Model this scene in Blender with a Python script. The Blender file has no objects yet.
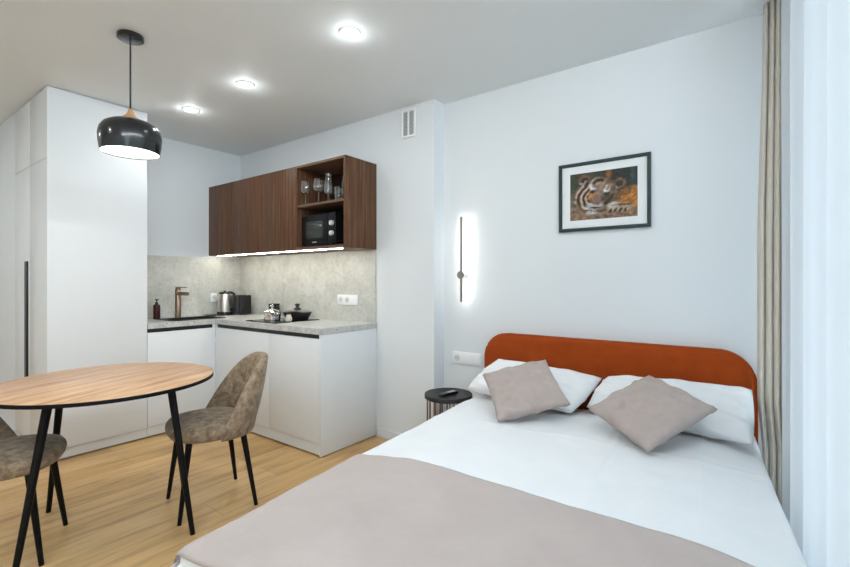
import bpy, bmesh, math, random
from mathutils import Vector, Matrix, noise
from math import sin, cos, pi, radians as R

SC = bpy.context.scene
COL = SC.collection
random.seed(7)

# ------------------------------------------------------------------ camera
CAMH = 1.25
cam = bpy.data.cameras.new('camera')
cam_o = bpy.data.objects.new('camera', cam); COL.objects.link(cam_o)
cam_o.location = (0, 0, CAMH)
cam_o.rotation_euler = (pi/2, 0, 0.6344)
cam.sensor_width = 36.0
cam.lens = 445.46/850*36
cam.shift_y = (283.5-281.44)/850*-1
cam.clip_start = 0.02
SC.camera = cam_o

# ------------------------------------------------------------------ world, exposure
W = bpy.data.worlds.new('world'); SC.world = W; W.use_nodes = True
bg = W.node_tree.nodes['Background']
bg.inputs[0].default_value = (0.73, 0.88, 1.0, 1)
bg.inputs[1].default_value = 5.2
SC.view_settings.view_transform = 'Standard'
SC.view_settings.look = 'None'
SC.view_settings.gamma = 1
SC.view_settings.use_curve_mapping = False
SC.view_settings.exposure = -0.12
DOWN_W, HALO_W = 3.8, 0.65          # ceiling downlights
PEND_W = 2.5
LED_E, SCONCE_E, FILL_E = 80.0, 30.0, 190.0
DOWN_COL = (0.94, 0.98, 1.0)

# ------------------------------------------------------------------ room numbers
H = 2.592
XL, XF, XE, XP = -4.427, -3.877, -2.457, -1.887
YK, YB, YF, YU, YT, YS = 2.677, 2.805, 2.10, 2.331, 0.919, 1.545
XW = 0.62
ZC = 0.914

# window portal (guides sampling of the daylight that comes through the window opening)
pl = bpy.data.lights.new('window_portal', 'AREA'); pl.shape = 'RECTANGLE'; pl.size = 3.9; pl.size_y = 2.3
pl.cycles.is_portal = True
po = bpy.data.objects.new('window_portal', pl); COL.objects.link(po)
po.location = (XW+0.16, 0.3, 1.28); po.rotation_euler = (0, R(90), 0)
pl.size, pl.size_y = 2.4, 4.0

# ------------------------------------------------------------------ materials
MATS = {}
def mat(name, color, rough=0.5, metal=0.0, spec=0.5, sheen=0.0, coat=0.0, emit=None, trans=0.0, ior=1.45):
    m = bpy.data.materials.new(name); m.use_nodes = True
    b = m.node_tree.nodes['Principled BSDF']
    b.inputs['Base Color'].default_value = (*color, 1)
    b.inputs['Roughness'].default_value = rough
    b.inputs['Metallic'].default_value = metal
    b.inputs['Specular IOR Level'].default_value = spec
    b.inputs['Sheen Weight'].default_value = sheen
    b.inputs['Coat Weight'].default_value = coat
    b.inputs['Transmission Weight'].default_value = trans
    b.inputs['IOR'].default_value = ior
    if emit:
        b.inputs['Emission Color'].default_value = (*emit[0], 1)
        b.inputs['Emission Strength'].default_value = emit[1]
    MATS[name] = m
    return m
def nodes(m):
    return m.node_tree.nodes, m.node_tree.links, m.node_tree.nodes['Principled BSDF']
def coords(m, scale=(1, 1, 1), rot=(0, 0, 0), kind='Object', loc=(0, 0, 0)):
    n, l, b = nodes(m)
    tc = n.new('ShaderNodeTexCoord'); mp = n.new('ShaderNodeMapping')
    mp.inputs['Scale'].default_value = scale; mp.inputs['Rotation'].default_value = rot
    mp.inputs['Location'].default_value = loc
    l.new(tc.outputs[kind], mp.inputs[0])
    return mp.outputs[0]
def noise_node(m, vec, scale, detail=4, rough=0.6, dist=0.0):
    n, l, b = nodes(m)
    t = n.new('ShaderNodeTexNoise')
    t.inputs['Scale'].default_value = scale; t.inputs['Detail'].default_value = detail
    t.inputs['Roughness'].default_value = rough; t.inputs['Distortion'].default_value = dist
    l.new(vec, t.inputs['Vector'])
    return t.outputs['Fac']
def ramp(m, fac, stops):
    n, l, b = nodes(m)
    r = n.new('ShaderNodeValToRGB'); e = r.color_ramp.elements
    while len(e) < len(stops): e.new(0.5)
    for el, (p, c) in zip(e, stops):
        el.position = p; el.color = (*c, 1)
    l.new(fac, r.inputs[0])
    return r.outputs[0]
def mix(m, a, c, fac, mode='MIX'):
    n, l, b = nodes(m)
    x = n.new('ShaderNodeMix'); x.data_type = 'RGBA'; x.blend_type = mode
    if isinstance(fac, (int, float)): x.inputs[0].default_value = fac
    else: l.new(fac, x.inputs[0])
    for sock, v in ((x.inputs[6], a), (x.inputs[7], c)):
        if isinstance(v, tuple): sock.default_value = (*v, 1)
        else: l.new(v, sock)
    return x.outputs[2]
def to_color(m, sock):
    n, l, b = nodes(m); l.new(sock, b.inputs['Base Color'])
def bump(m, sock, strength=0.2, dist=0.002):
    n, l, b = nodes(m)
    bp = n.new('ShaderNodeBump'); bp.inputs['Strength'].default_value = strength; bp.inputs['Distance'].default_value = dist
    l.new(sock, bp.inputs['Height']); l.new(bp.outputs[0], b.inputs['Normal'])

m_wall = mat('wall_paint', (0.735, 0.765, 0.78), 0.75, spec=0.25)
bump(m_wall, noise_node(m_wall, coords(m_wall), 220, 2), 0.05, 0.001)
m_ceil = mat('ceiling_paint', (0.82, 0.865, 0.885), 0.55, spec=0.3)
m_white = mat('white_lacquer', (0.755, 0.775, 0.785), 0.38, spec=0.4)
m_plinth = mat('plinth_grey_white', (0.70, 0.71, 0.70), 0.45)
m_plastic = mat('white_plastic', (0.86, 0.87, 0.88), 0.3)
m_plastic_g = mat('socket_inset', (0.62, 0.64, 0.66), 0.4)
m_black = mat('black_matt', (0.012, 0.012, 0.013), 0.5)
m_blackgloss = mat('black_gloss', (0.008, 0.008, 0.01), 0.12)
m_gola = mat('black_profile', (0.008, 0.008, 0.009), 0.4)
m_leg = mat('black_painted_wood', (0.004, 0.004, 0.0045), 0.5, spec=0.2)
m_steel = mat('brushed_steel', (0.62, 0.58, 0.53), 0.28, 1.0)
m_chrome = mat('polished_steel', (0.75, 0.74, 0.72), 0.12, 1.0)
m_bronze = mat('brushed_bronze', (0.30, 0.21, 0.15), 0.3, 1.0)
m_sink = mat('black_composite', (0.012, 0.012, 0.012), 0.45)
m_soap = mat('dark_red_plastic', (0.045, 0.006, 0.007), 0.25)
m_hob = mat('hob_glass', (0.010, 0.010, 0.010), 0.07)
m_grey = mat('grey_plastic', (0.10, 0.10, 0.105), 0.4)
m_vent = mat('vent_grey', (0.30, 0.32, 0.32), 0.6)
m_lamp = mat('lamp_black', (0.012, 0.013, 0.014), 0.22, coat=0.2)
m_lampin = mat('lamp_inner_white', (0.85, 0.85, 0.82), 0.5)
m_bulb = mat('lamp_glow', (1, 1, 1), 0.5, emit=((1, 0.98, 0.94), 9.0))
m_lens = mat('downlight_lens', (1, 1, 1), 0.4, emit=((1, 0.99, 0.97), 6.0))
m_led = mat('led_strip', (1, 1, 1), 0.5, emit=((1, 0.95, 0.84), LED_E))
m_fill = mat('fill_led', (1, 1, 1), 0.5, emit=((0.86, 0.95, 1.0), FILL_E))
m_sled = mat('sconce_led', (1, 1, 1), 0.5, emit=((1.0, 0.97, 0.92), SCONCE_E))
m_sconce = mat('sconce_metal', (0.26, 0.24, 0.21), 0.45, 0.3)
m_frame = mat('frame_dark_green', (0.018, 0.036, 0.038), 0.35)
m_matb = mat('mat_board', (0.78, 0.80, 0.80), 0.7)
m_shaker = mat('cream_glazed', (0.62, 0.57, 0.50), 0.3)
m_track = mat('curtain_track', (0.8, 0.8, 0.8), 0.4)
m_winframe = mat('window_frame_white', (0.85, 0.86, 0.87), 0.35)
m_micro = mat('microwave_black', (0.007, 0.007, 0.008), 0.35, spec=0.2)
m_microwin = mat('microwave_window', (0.035, 0.04, 0.036), 0.12)
m_knob = mat('silver_knob', (0.72, 0.72, 0.72), 0.3, 0.3)

def thin_glass(name, refl=0.12, tint=(0.95, 0.97, 0.97)):
    m = bpy.data.materials.new(name); m.use_nodes = True
    n, l = m.node_tree.nodes, m.node_tree.links
    n.remove(n['Principled BSDF']); out = n['Material Output']
    t = n.new('ShaderNodeBsdfTransparent'); t.inputs[0].default_value = (*tint, 1)
    g = n.new('ShaderNodeBsdfGlossy'); g.inputs['Roughness'].default_value = 0.03
    lw = n.new('ShaderNodeLayerWeight'); lw.inputs[0].default_value = 0.35
    ad = n.new('ShaderNodeMath'); ad.operation = 'MULTIPLY_ADD'; ad.inputs[1].default_value = 0.6; ad.inputs[2].default_value = refl
    l.new(lw.outputs['Facing'], ad.inputs[0])
    mx = n.new('ShaderNodeMixShader'); l.new(ad.outputs[0], mx.inputs[0]); l.new(t.outputs[0], mx.inputs[1]); l.new(g.outputs[0], mx.inputs[2])
    l.new(mx.outputs[0], out.inputs[0])
    return m
m_glass = thin_glass('drinking_glass', 0.14)
m_pane = thin_glass('window_glass', 0.03, (0.97, 0.985, 0.99))
m_lidglass = thin_glass('lid_glass', 0.3, (0.93, 0.95, 0.95))

# oak laminate floor: planks run along Y
m_floor = mat('oak_laminate', (0.5, 0.33, 0.18), 0.34, spec=0.45)
def build_floor():
    m = m_floor; n, l, b = nodes(m)
    v = coords(m, (1, 1, 1), (0, 0, R(90)))
    br = n.new('ShaderNodeTexBrick'); l.new(v, br.inputs['Vector'])
    br.inputs['Scale'].default_value = 1.0; br.inputs['Brick Width'].default_value = 1.28; br.inputs['Row Height'].default_value = 0.19
    br.inputs['Mortar Size'].default_value = 0.0011; br.inputs['Mortar Smooth'].default_value = 0.3; br.inputs['Bias'].default_value = 0.0
    br.inputs['Color1'].default_value = (0.0, 0.0, 0.0, 1); br.inputs['Color2'].default_value = (1, 1, 1, 1); br.inputs['Mortar'].default_value = (0.5, 0.5, 0.5, 1)
    br.offset = 0.37
    base = ramp(m, br.outputs['Color'], [(0.0, (0.55, 0.325, 0.122)), (0.5, (0.63, 0.390, 0.160)), (1.0, (0.70, 0.455, 0.200))])
    v2 = coords(m, (9, 0.7, 1))
    g1 = noise_node(m, v2, 2.2, 8, 0.68, 0.6)
    grain = ramp(m, g1, [(0.32, (0.50, 0.43, 0.36)), (0.52, (1, 1, 1)), (0.72, (1.15, 1.13, 1.08))])
    c = mix(m, base, grain, 0.75, 'MULTIPLY')
    v3 = coords(m, (60, 2.0, 1))
    g2 = noise_node(m, v3, 2.0, 4, 0.6)
    c = mix(m, c, ramp(m, g2, [(0.3, (0.86, 0.83, 0.8)), (0.6, (1, 1, 1))]), 0.6, 'MULTIPLY')
    c = mix(m, c, (0.22, 0.13, 0.07), br.outputs['Fac'])
    to_color(m, c); bump(m, g2, 0.06, 0.001)
build_floor()

def wood(name, dark, mid, light, scale, rough=0.4, strength=1.0, rot=(0, 0, 0)):
    m = mat(name, mid, rough, spec=0.22)
    v = coords(m, scale, rot)
    g = noise_node(m, v, 3.0, 9, 0.7, 0.4)
    c = ramp(m, g, [(0.3, dark), (0.5, mid), (0.72, light)])
    g2 = noise_node(m, coords(m, tuple(4*s for s in scale), rot), 3.0, 4, 0.6)
    c = mix(m, c, ramp(m, g2, [(0.3, (0.72, 0.70, 0.68)), (0.6, (1, 1, 1))]), 0.6*strength, 'MULTIPLY')
    to_color(m, c); bump(m, g2, 0.08, 0.0008)
    return m
m_walnut = wood('walnut_veneer', (0.045, 0.020, 0.010), (0.118, 0.055, 0.028), (0.20, 0.104, 0.058), (14, 14, 0.55))
m_walnut_shaded = wood('walnut_painted_shade', (0.022, 0.010, 0.006), (0.036, 0.017, 0.010), (0.055, 0.028, 0.017), (0.6, 12, 12))  # walnut darkened so its colour carries the shade inside the open shelf
m_walnut_edge = wood('walnut_edge_band', (0.11, 0.062, 0.038), (0.165, 0.10, 0.066), (0.22, 0.14, 0.095), (1.2, 20, 20))
m_table = wood('oak_tabletop', (0.36, 0.19, 0.10), (0.60, 0.36, 0.205), (0.76, 0.52, 0.33), (0.8, 7, 7), 0.30, 1.0)
m_necw = wood('light_beech', (0.45, 0.24, 0.11), (0.58, 0.33, 0.17), (0.66, 0.41, 0.23), (6, 6, 2), 0.4)

# stone backsplash and worktop
m_stone = mat('grey_stone', (0.48, 0.48, 0.45), 0.45)
def build_stone():
    m = m_stone; v = coords(m)
    a = noise_node(m, v, 5.0, 8, 0.72, 0.6)
    c = ramp(m, a, [(0.3, (0.46, 0.46, 0.42)), (0.5, (0.57, 0.57, 0.525)), (0.7, (0.67, 0.665, 0.62))])
    s = noise_node(m, v, 38, 5, 0.7)
    c = mix(m, c, ramp(m, s, [(0.33, (0.74, 0.74, 0.72)), (0.5, (1, 1, 1)), (0.75, (1.06, 1.06, 1.05))]), 0.7, 'MULTIPLY')
    to_color(m, c)
build_stone()
m_terr = mat('speckled_worktop', (0.5, 0.5, 0.49), 0.35)
def build_terr():
    m = m_terr; n, l, b = nodes(m); v = coords(m)
    a = noise_node(m, v, 18, 6, 0.7)
    c = ramp(m, a, [(0.32, (0.42, 0.42, 0.41)), (0.65, (0.60, 0.595, 0.575))])
    vo = n.new('ShaderNodeTexVoronoi'); vo.inputs['Scale'].default_value = 52; l.new(v, vo.inputs['Vector'])
    sp = ramp(m, vo.outputs['Distance'], [(0.20, (1, 1, 1)), (0.27, (0, 0, 0))])
    sel = noise_node(m, v, 60, 2)
    tone = ramp(m, sel, [(0.42, (0.07, 0.07, 0.065)), (0.50, (0.40, 0.40, 0.38)), (0.60, (0.78, 0.77, 0.75))])
    c = mix(m, c, tone, sp)
    to_color(m, c)
build_terr()

# fabrics
def fabric(name, c1, c2, big, fine, rough=0.9, sheen=0.3, b_str=0.25, lo=0.35, hi=0.65, detail=5):
    m = mat(name, c1, rough, spec=0.15, sheen=sheen)
    v = coords(m)
    a = noise_node(m, v, big, detail, 0.65, 0.3)
    to_color(m, ramp(m, a, [(lo, c1), (hi, c2)]))
    bump(m, noise_node(m, v, fine, 2), b_str, 0.001)
    return m
m_velvet = fabric('rust_velvet', (0.285, 0.042, 0.003), (0.335, 0.053, 0.0045), 9, 500, 0.8, 0.08)
m_chair = fabric('taupe_brown_velour', (0.155, 0.106, 0.063), (0.385, 0.290, 0.200), 26, 300, 0.85, 0.15, 0.35, 0.36, 0.66, 8)
m_cush = fabric('taupe_cotton', (0.43, 0.355, 0.325), (0.46, 0.385, 0.352), 14, 700, 0.9, 0.1, 0.3)
m_throw = fabric('taupe_throw', (0.475, 0.405, 0.378), (0.515, 0.445, 0.415), 5, 600, 0.9, 0.1, 0.25)
m_curt = fabric('beige_curtain_cloth', (0.69, 0.645, 0.565), (0.71, 0.665, 0.585), 3, 600, 0.9, 0.1, 0.2)
m_duvet = fabric('white_bed_linen', (0.83, 0.845, 0.86), (0.86, 0.87, 0.88), 6, 500, 0.85, 0.05, 0.12)
def satin_stripes():
    n, l, b = nodes(m_duvet)
    wv = n.new('ShaderNodeTexWave'); wv.wave_type = 'BANDS'; wv.bands_direction = 'Y'
    wv.inputs['Scale'].default_value = 14.0; wv.inputs['Distortion'].default_value = 0.3
    l.new(coords(m_duvet, (1, 1, 1), (0, 0, R(-4.5))), wv.inputs['Vector'])
    bp = n.new('ShaderNodeBump'); bp.inputs['Strength'].default_value = 0.10; bp.inputs['Distance'].default_value = 0.004
    old = b.inputs['Normal'].links[0].from_socket
    l.new(wv.outputs['Fac'], bp.inputs['Height']); l.new(old, bp.inputs['Normal']); l.new(bp.outputs[0], b.inputs['Normal'])
satin_stripes()
m_pillow = fabric('white_pillow_cotton', (0.83, 0.845, 0.855), (0.86, 0.87, 0.875), 8, 500, 0.85, 0.05, 0.12)
m_matt = fabric('mattress_ticking', (0.75, 0.75, 0.74), (0.8, 0.8, 0.79), 10, 400)

m_sheer = bpy.data.materials.new('sheer_voile'); m_sheer.use_nodes = True
def build_sheer():
    n, l = m_sheer.node_tree.nodes, m_sheer.node_tree.links
    n.remove(n['Principled BSDF']); out = n['Material Output']
    tr = n.new('ShaderNodeBsdfTransparent'); tl = n.new('ShaderNodeBsdfTranslucent'); df = n.new('ShaderNodeBsdfDiffuse')
    tl.inputs[0].default_value = (0.80, 0.805, 0.81, 1); df.inputs[0].default_value = (0.75, 0.76, 0.77, 1)
    a = n.new('ShaderNodeMixShader'); a.inputs[0].default_value = 0.40
    l.new(tl.outputs[0], a.inputs[1]); l.new(df.outputs[0], a.inputs[2])
    b = n.new('ShaderNodeMixShader'); b.inputs[0].default_value = 0.98
    l.new(tr.outputs[0], b.inputs[1]); l.new(a.outputs[0], b.inputs[2])
    l.new(b.outputs[0], out.inputs[0])
build_sheer()

# ------------------------------------------------------------------ mesh helpers
def bm_new(): return bmesh.new()
def box(bm, lo, hi, bev=0.0, seg=2):
    lo, hi = Vector(lo), Vector(hi)
    r = bmesh.ops.create_cube(bm, size=1.0)
    for v in r['verts']:
        v.co = Vector(((lo.x+hi.x)/2+v.co.x*(hi.x-lo.x), (lo.y+hi.y)/2+v.co.y*(hi.y-lo.y), (lo.z+hi.z)/2+v.co.z*(hi.z-lo.z)))
    if bev > 0:
        es = list({e for v in r['verts'] for e in v.link_edges})
        bmesh.ops.bevel(bm, geom=es, offset=bev, segments=seg, affect='EDGES', profile=0.5)
    return bm
def ring_skin(bm, rings, closed=True, cap0=True, cap1=True):
    vs = [[bm.verts.new(p) for p in r] for r in rings]
    k = len(vs[0])
    for a, b in zip(vs, vs[1:]):
        for i in range(k if closed else k-1):
            j = (i+1) % k
            bm.faces.new((a[i], a[j], b[j], b[i]))
    if closed and cap0: bm.faces.new(list(reversed(vs[0])))
    if closed and cap1: bm.faces.new(vs[-1])
    return vs
def frame_of(d):
    d = d.normalized()
    a = Vector((0, 0, 1)) if abs(d.z) < 0.9 else Vector((1, 0, 0))
    u = d.cross(a).normalized(); w = d.cross(u).normalized()
    return u, w
def rod(bm, p, q, r1, r2=None, seg=20):
    p, q = Vector(p), Vector(q); r2 = r1 if r2 is None else r2
    u, w = frame_of(q-p)
    f = lambda c, r: [c+(u*cos(2*pi*i/seg)+w*sin(2*pi*i/seg))*r for i in range(seg)]
    ring_skin(bm, [f(p, r1), f(q, r2)])
    return bm
def tube(bm, pts, r, seg=10):
    pts = [Vector(p) for p in pts]; rings = []
    for i, p in enumerate(pts):
        d = pts[min(i+1, len(pts)-1)]-pts[max(i-1, 0)]
        u, w = frame_of(d)
        rings.append([p+(u*cos(2*pi*k/seg)+w*sin(2*pi*k/seg))*r for k in range(seg)])
    ring_skin(bm, rings)
    return bm
def lathe(bm, prof, c=(0, 0, 0), seg=40, cap0=True, cap1=True):
    c = Vector(c); rings = []
    for r, z in prof:
        rings.append([c+Vector((max(r, 1e-4)*cos(2*pi*i/seg), max(r, 1e-4)*sin(2*pi*i/seg), z)) for i in range(seg)])
    ring_skin(bm, rings, True, cap0, cap1)
    return bm
def prism(bm, outline, y0, y1):
    """outline in XZ, extruded along Y"""
    ring_skin(bm, [[Vector((x, y0, z)) for x, z in outline], [Vector((x, y1, z)) for x, z in outline]])
    return bm
def grid(bm, nu, nv, fn):
    vs = [[bm.verts.new(fn(i/(nu-1), j/(nv-1))) for i in range(nu)] for j in range(nv)]
    for j in range(nv-1):
        for i in range(nu-1):
            bm.faces.new((vs[j][i], vs[j][i+1], vs[j+1][i+1], vs[j+1][i]))
    return vs
def obj(name, bm, m, parent=None, loc=None, rotz=None, smooth=40, thick=None):
    bmesh.ops.recalc_face_normals(bm, faces=bm.faces)
    me = bpy.data.meshes.new(name); bm.to_mesh(me); bm.free()
    me.materials.append(m)
    if smooth:
        me.shade_smooth(); me.set_sharp_from_angle(angle=R(smooth))
    o = bpy.data.objects.new(name, me); COL.objects.link(o)
    if parent: o.parent = parent
    if loc is not None: o.location = loc
    if rotz is not None: o.rotation_euler = (0, 0, rotz)
    if thick:
        md = o.modifiers.new('thickness', 'SOLIDIFY'); md.thickness = thick; md.offset = 0
    return o
def tag(o, label, cat, group=None):
    o['label'] = label; o['category'] = cat
    if group: o['group'] = group
    return o
def thing(name, label, cat, loc=(0, 0, 0), rotz=0.0, group=None):
    o = bpy.data.objects.new(name, None); COL.objects.link(o)
    o.empty_display_size = 0.1
    o.location = loc; o.rotation_euler = (0, 0, rotz)
    return tag(o, label, cat, group)
def struct(name, bm, m, smooth=None):
    o = obj(name, bm, m, smooth=smooth); o['kind'] = 'structure'; return o
def dup(root, loc, rotz, label, group=None):
    r = root.copy(); COL.objects.link(r); r.location = loc; r.rotation_euler = (0, 0, rotz); r['label'] = label
    if group: r['group'] = group
    for ch in list(root.children):
        c = ch.copy(); COL.objects.link(c); c.parent = r
        for g in list(ch.children):
            d = g.copy(); COL.objects.link(d); d.parent = c
    return r
def B(lo, hi, bev=0.0, seg=2): return box(bm_new(), lo, hi, bev, seg)
def nz(x, y, z=0.0): return noise.noise(Vector((x, y, z)))

# ------------------------------------------------------------------ room shell
XH, YR = -6.2, -2.4
struct('floor', B((XH, YR, -0.1), (XW+0.2, YB+0.1, 0)), m_floor)
struct('ceiling', B((XH, YR, H), (XW+0.2, YB+0.1, H+0.1)), m_ceil)
struct('wall_back', B((XP, YB, 0), (XW, YB+0.12, H)), m_wall)
struct('wall_kitchen', B((XL-0.12, YK, 0), (XP, YB+0.12, H)), m_wall)
struct('wall_left', B((XL-0.12, YS+0.002, 0), (XL, YK, H)), m_wall)
struct('wall_hall', B((XH, YT+0.004, 0), (-4.722, YT+0.13, H)), m_wall)
struct('wall_hall_side', B((XH-0.12, YR, 0), (XH, YT+0.13, H)), m_wall)
struct('wall_front', B((XH, YR-0.12, 0), (XW, YR, H)), m_wall)
def wall_right():
    bm = bm_new(); y0, y1, z0, z1 = -1.7, 2.3, 0.10, 2.46
    box(bm, (XW, YR-0.12, 0), (XW+0.2, y0, H)); box(bm, (XW, y1, 0), (XW+0.2, YB+0.12, H))
    box(bm, (XW, y0, 0), (XW+0.2, y1, z0)); box(bm, (XW, y0, z1), (XW+0.2, y1, H))
    struct('wall_right', bm, m_wall)
    w = thing('window_1', 'white framed tall window behind the sheer curtain', 'window', (0, 0, 0)); w['kind'] = 'structure'
    fm = bm_new(); a, b = XW+0.06, XW+0.13
    box(fm, (a, y0, z0), (b, y1, z0+0.07)); box(fm, (a, y0, z1-0.07), (b, y1, z1))
    for y in (y0, 0.30-1.0, 0.30, 1.30, y1-0.07): box(fm, (a, y, z0+0.07), (b, y+0.07, z1-0.07))
    obj('window_frame', fm, m_winframe, w)
    obj('pane', B((a+0.03, y0+0.05, z0+0.05), (a+0.034, y1-0.05, z1-0.05)), m_pane, w)
wall_right()
struct('baseboard_kitchen', B((XE+0.01, YK-0.014, 0), (XP+0.014, YK, 0.07), 0.003), m_wall)
struct('baseboard_return', B((XP, YK-0.014, 0), (XP+0.014, YB, 0.07), 0.003), m_wall)
struct('baseboard_back', B((XP+0.014, YB-0.014, 0), (XW, YB, 0.07), 0.003), m_wall)
struct('baseboard_hall', B((XH, YT-0.010, 0), (-4.722, YT+0.004, 0.07), 0.003), m_wall)

# ------------------------------------------------------------------ backsplash
G = 'stone backsplash panels'
tag(obj('backsplash_panel', B((XL+0.002, YS+0.004, ZC+0.001), (XL+0.010, YK-0.001, 1.489)), m_stone),
    'grey stone backsplash panel on the left wall behind the black sink', 'backsplash', G)
tag(obj('backsplash_panel', B((XL+0.0105, YK-0.010, ZC+0.001), (-3.674, YK-0.002, 1.506)), m_stone),
    'grey stone backsplash panel in the corner behind the kettle, left of the thin joint', 'backsplash', G)
tag(obj('backsplash_panel', B((-3.672, YK-0.010, ZC+0.001), (XE-0.003, YK-0.002, 1.506)), m_stone),
    'wide grey stone backsplash panel behind the pot and pan, under the microwave', 'backsplash', G)

# ------------------------------------------------------------------ tall cabinet
t = thing('tall_cabinet', 'tall white floor to ceiling cabinet with long black handle', 'cabinet', (XF, YT, 0))
D = XF+4.717
obj('carcass', B((-D, 0.022, 0.05), (-0.019, YS-YT, 2.587)), m_white, t)
obj('side_panel', B((-0.018, 0.0, 0.085), (0, YS-YT-0.002, 2.587), 0.001), m_white, t)
obj('plinth', B((-0.0185, 0.02, 0.013), (-0.010, YS-YT-0.002, 0.083)), m_plinth, t)
mid = -D/2
for x0, x1, z0, z1, nm in ((-D+0.002, mid-0.0015, 0.09, 2.098, 'L'), (mid+0.0015, -0.020, 0.09, 2.098, 'R'),
                       (-D+0.002, mid-0.0015, 2.102, 2.585, 'l'), (mid+0.0015, -0.020, 2.102, 2.585, 'r')):
    d = obj('door', B((x0, 0.0, z0), (x1, 0.021, z1), 0.0012), m_white, t)
    if nm == 'L':
        hb = B((x1-0.092, -0.012, 0.36), (x1-0.034, 0.0, 1.400), 0.002)
        hd = obj('handle', hb, m_gola, d); hd['label'] = 'long black bar handle'

# ------------------------------------------------------------------ base cabinets
t = thing('sink_cabinet', 'white handleless base cabinet under the black sink', 'cabinet', (XF, YS, 0))
wS = YF-YS
obj('carcass', B((XL-XF+0.001, 0.001, 0.05), (-0.021, wS+0.55, 0.70)), m_white, t)
obj('door', B((-0.020, 0.002, 0.092), (0, wS-0.022, 0.838), 0.0012), m_white, t)
obj('filler_strip', B((-0.020, wS-0.020, 0.092), (0, wS-0.0005, 0.870), 0.001), m_white, t)
obj('plinth', B((-0.022, 0.001, 0.013), (-0.010, wS, 0.088)), m_plinth, t)
g_ = obj('finger_groove', B((-0.024, 0.002, 0.8395), (-0.012, wS-0.022, 0.8705)), m_gola, t); g_['label'] = 'black recessed finger groove'

t = thing('base_cabinet', 'white two door base cabinet with end panel under the hob', 'cabinet', (XF, YF, 0))
wB = XE-XF
obj('carcass', B((0.002, 0.022, 0.05), (wB-0.021, YK-YF-0.001, 0.70)), m_white, t)
obj('filler_strip', B((0.001, 0.0, 0.092), (0.020, 0.020, 0.870), 0.001), m_white, t)
xs = -3.072-XF
obj('door', B((0.022, 0.0, 0.092), (xs-0.0015, 0.020, 0.838), 0.0012), m_white, t)
obj('door', B((xs+0.0015, 0.0, 0.092), (wB-0.023, 0.020, 0.838), 0.0012), m_white, t)
obj('plinth', B((0.0, 0.006, 0.013), (wB-0.021, 0.020, 0.088)), m_plinth, t)
g_ = obj('finger_groove', B((0.022, 0.012, 0.8395), (wB-0.021, 0.024, 0.8705)), m_gola, t); g_['label'] = 'black recessed finger groove'
obj('end_panel', B((wB-0.020, -0.001, 0.008), (wB, YK-YF-0.002, 0.870), 0.001), m_white, t)

# worktop, an L with the sink cut out
SX0, SX1, SY0, SY1 = -4.225, -3.935, 1.775, 2.205
bm = bm_new()
z0, z1 = 0.8715, ZC
def slab(x0, x1, y0, y1): box(bm, (x0, y0, z0), (x1, y1, z1))
slab(XL+0.001, XF+0.006, YS+0.003, SY0); slab(XL+0.001, SX0, SY0, SY1); slab(SX1, XF+0.006, SY0, SY1)
slab(XL+0.001, XF+0.006, SY1, YK-0.001); slab(XF+0.006, XE+0.004, YF-0.006, YK-0.001)
bmesh.ops.remove_doubles(bm, verts=bm.verts, dist=1e-5)
tag(obj('worktop', bm, m_terr, smooth=None), 'L shaped speckled grey stone worktop over the white base cabinets', 'worktop')

# sink
t = thing('sink', 'black rectangular sink set into the speckled worktop', 'sink', ((SX0+SX1)/2, (SY0+SY1)/2, ZC))
hx, hy = (SX1-SX0)/2, (SY1-SY0)/2
bm = bm_new()
box(bm, (-hx+0.001, -hy+0.001, -0.17), (hx-0.001, hy-0.001, -0.16))
for a in (-1, 1):
    box(bm, (a*(hx-0.006)-0.005, -hy+0.001, -0.16), (a*(hx-0.006)+0.005, hy-0.001, 0))
    box(bm, (-hx+0.011, a*(hy-0.006)-0.005, -0.16), (hx-0.011, a*(hy-0.006)+0.005, 0))
obj('basin', bm, m_sink, t)
bm = bm_new()
for a in (-1, 1):
    box(bm, (a*(hx+0.004)-0.014, -hy-0.018, 0.0005), (a*(hx+0.004)+0.014, hy+0.018, 0.006), 0.001)
    box(bm, (-hx+0.011, a*(hy+0.004)-0.014, 0.0005), (hx-0.011, a*(hy+0.004)+0.014, 0.006), 0.001)
obj('rim', bm, m_sink, t)
obj('drain', lathe(bm_new(), [(0.045, -0.1595), (0.045, -0.156), (0.03, -0.155)]), m_chrome, t)

# faucet
t = thing('faucet', 'brushed bronze single lever faucet behind the black sink', 'faucet', (-4.276, 1.962, ZC))
obj('base_ring', lathe(bm_new(), [(0.031, 0), (0.031, 0.006), (0.027, 0.008)]), m_bronze, t)
obj('body', lathe(bm_new(), [(0.0245, 0.008), (0.0245, 0.262), (0.022, 0.266)]), m_bronze, t)
obj('spout', tube(bm_new(), [(0.02, 0, 0.225), (0.10, 0, 0.226), (0.178, 0, 0.224)], 0.017, 18), m_bronze, t)
bm = rod(bm_new(), (0, 0, 0.266), (0, 0, 0.280), 0.020, 0.020)
box(bm, (-0.02, -0.010, 0.279), (0.165, 0.010, 0.286), 0.002)
obj('lever', bm, m_bronze, t)

# soap bottle
t = thing('soap_bottle', 'dark red pump soap bottle beside the black sink', 'bottle', (-4.290, 1.785, ZC))
obj('body', lathe(bm_new(), [(0.026, 0), (0.028, 0.004), (0.028, 0.115), (0.024, 0.128), (0.012, 0.134)]), m_soap, t)
obj('pump', lathe(bm_new(), [(0.013, 0.134), (0.013, 0.150), (0.005, 0.152), (0.005, 0.166), (0.013, 0.167), (0.013, 0.176), (0.006, 0.178)]), m_black, t)
bm = box(bm_new(), (0.0, -0.005, 0.168), (0.034, 0.005, 0.176), 0.002); obj('nozzle', bm, m_black, t)

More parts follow.
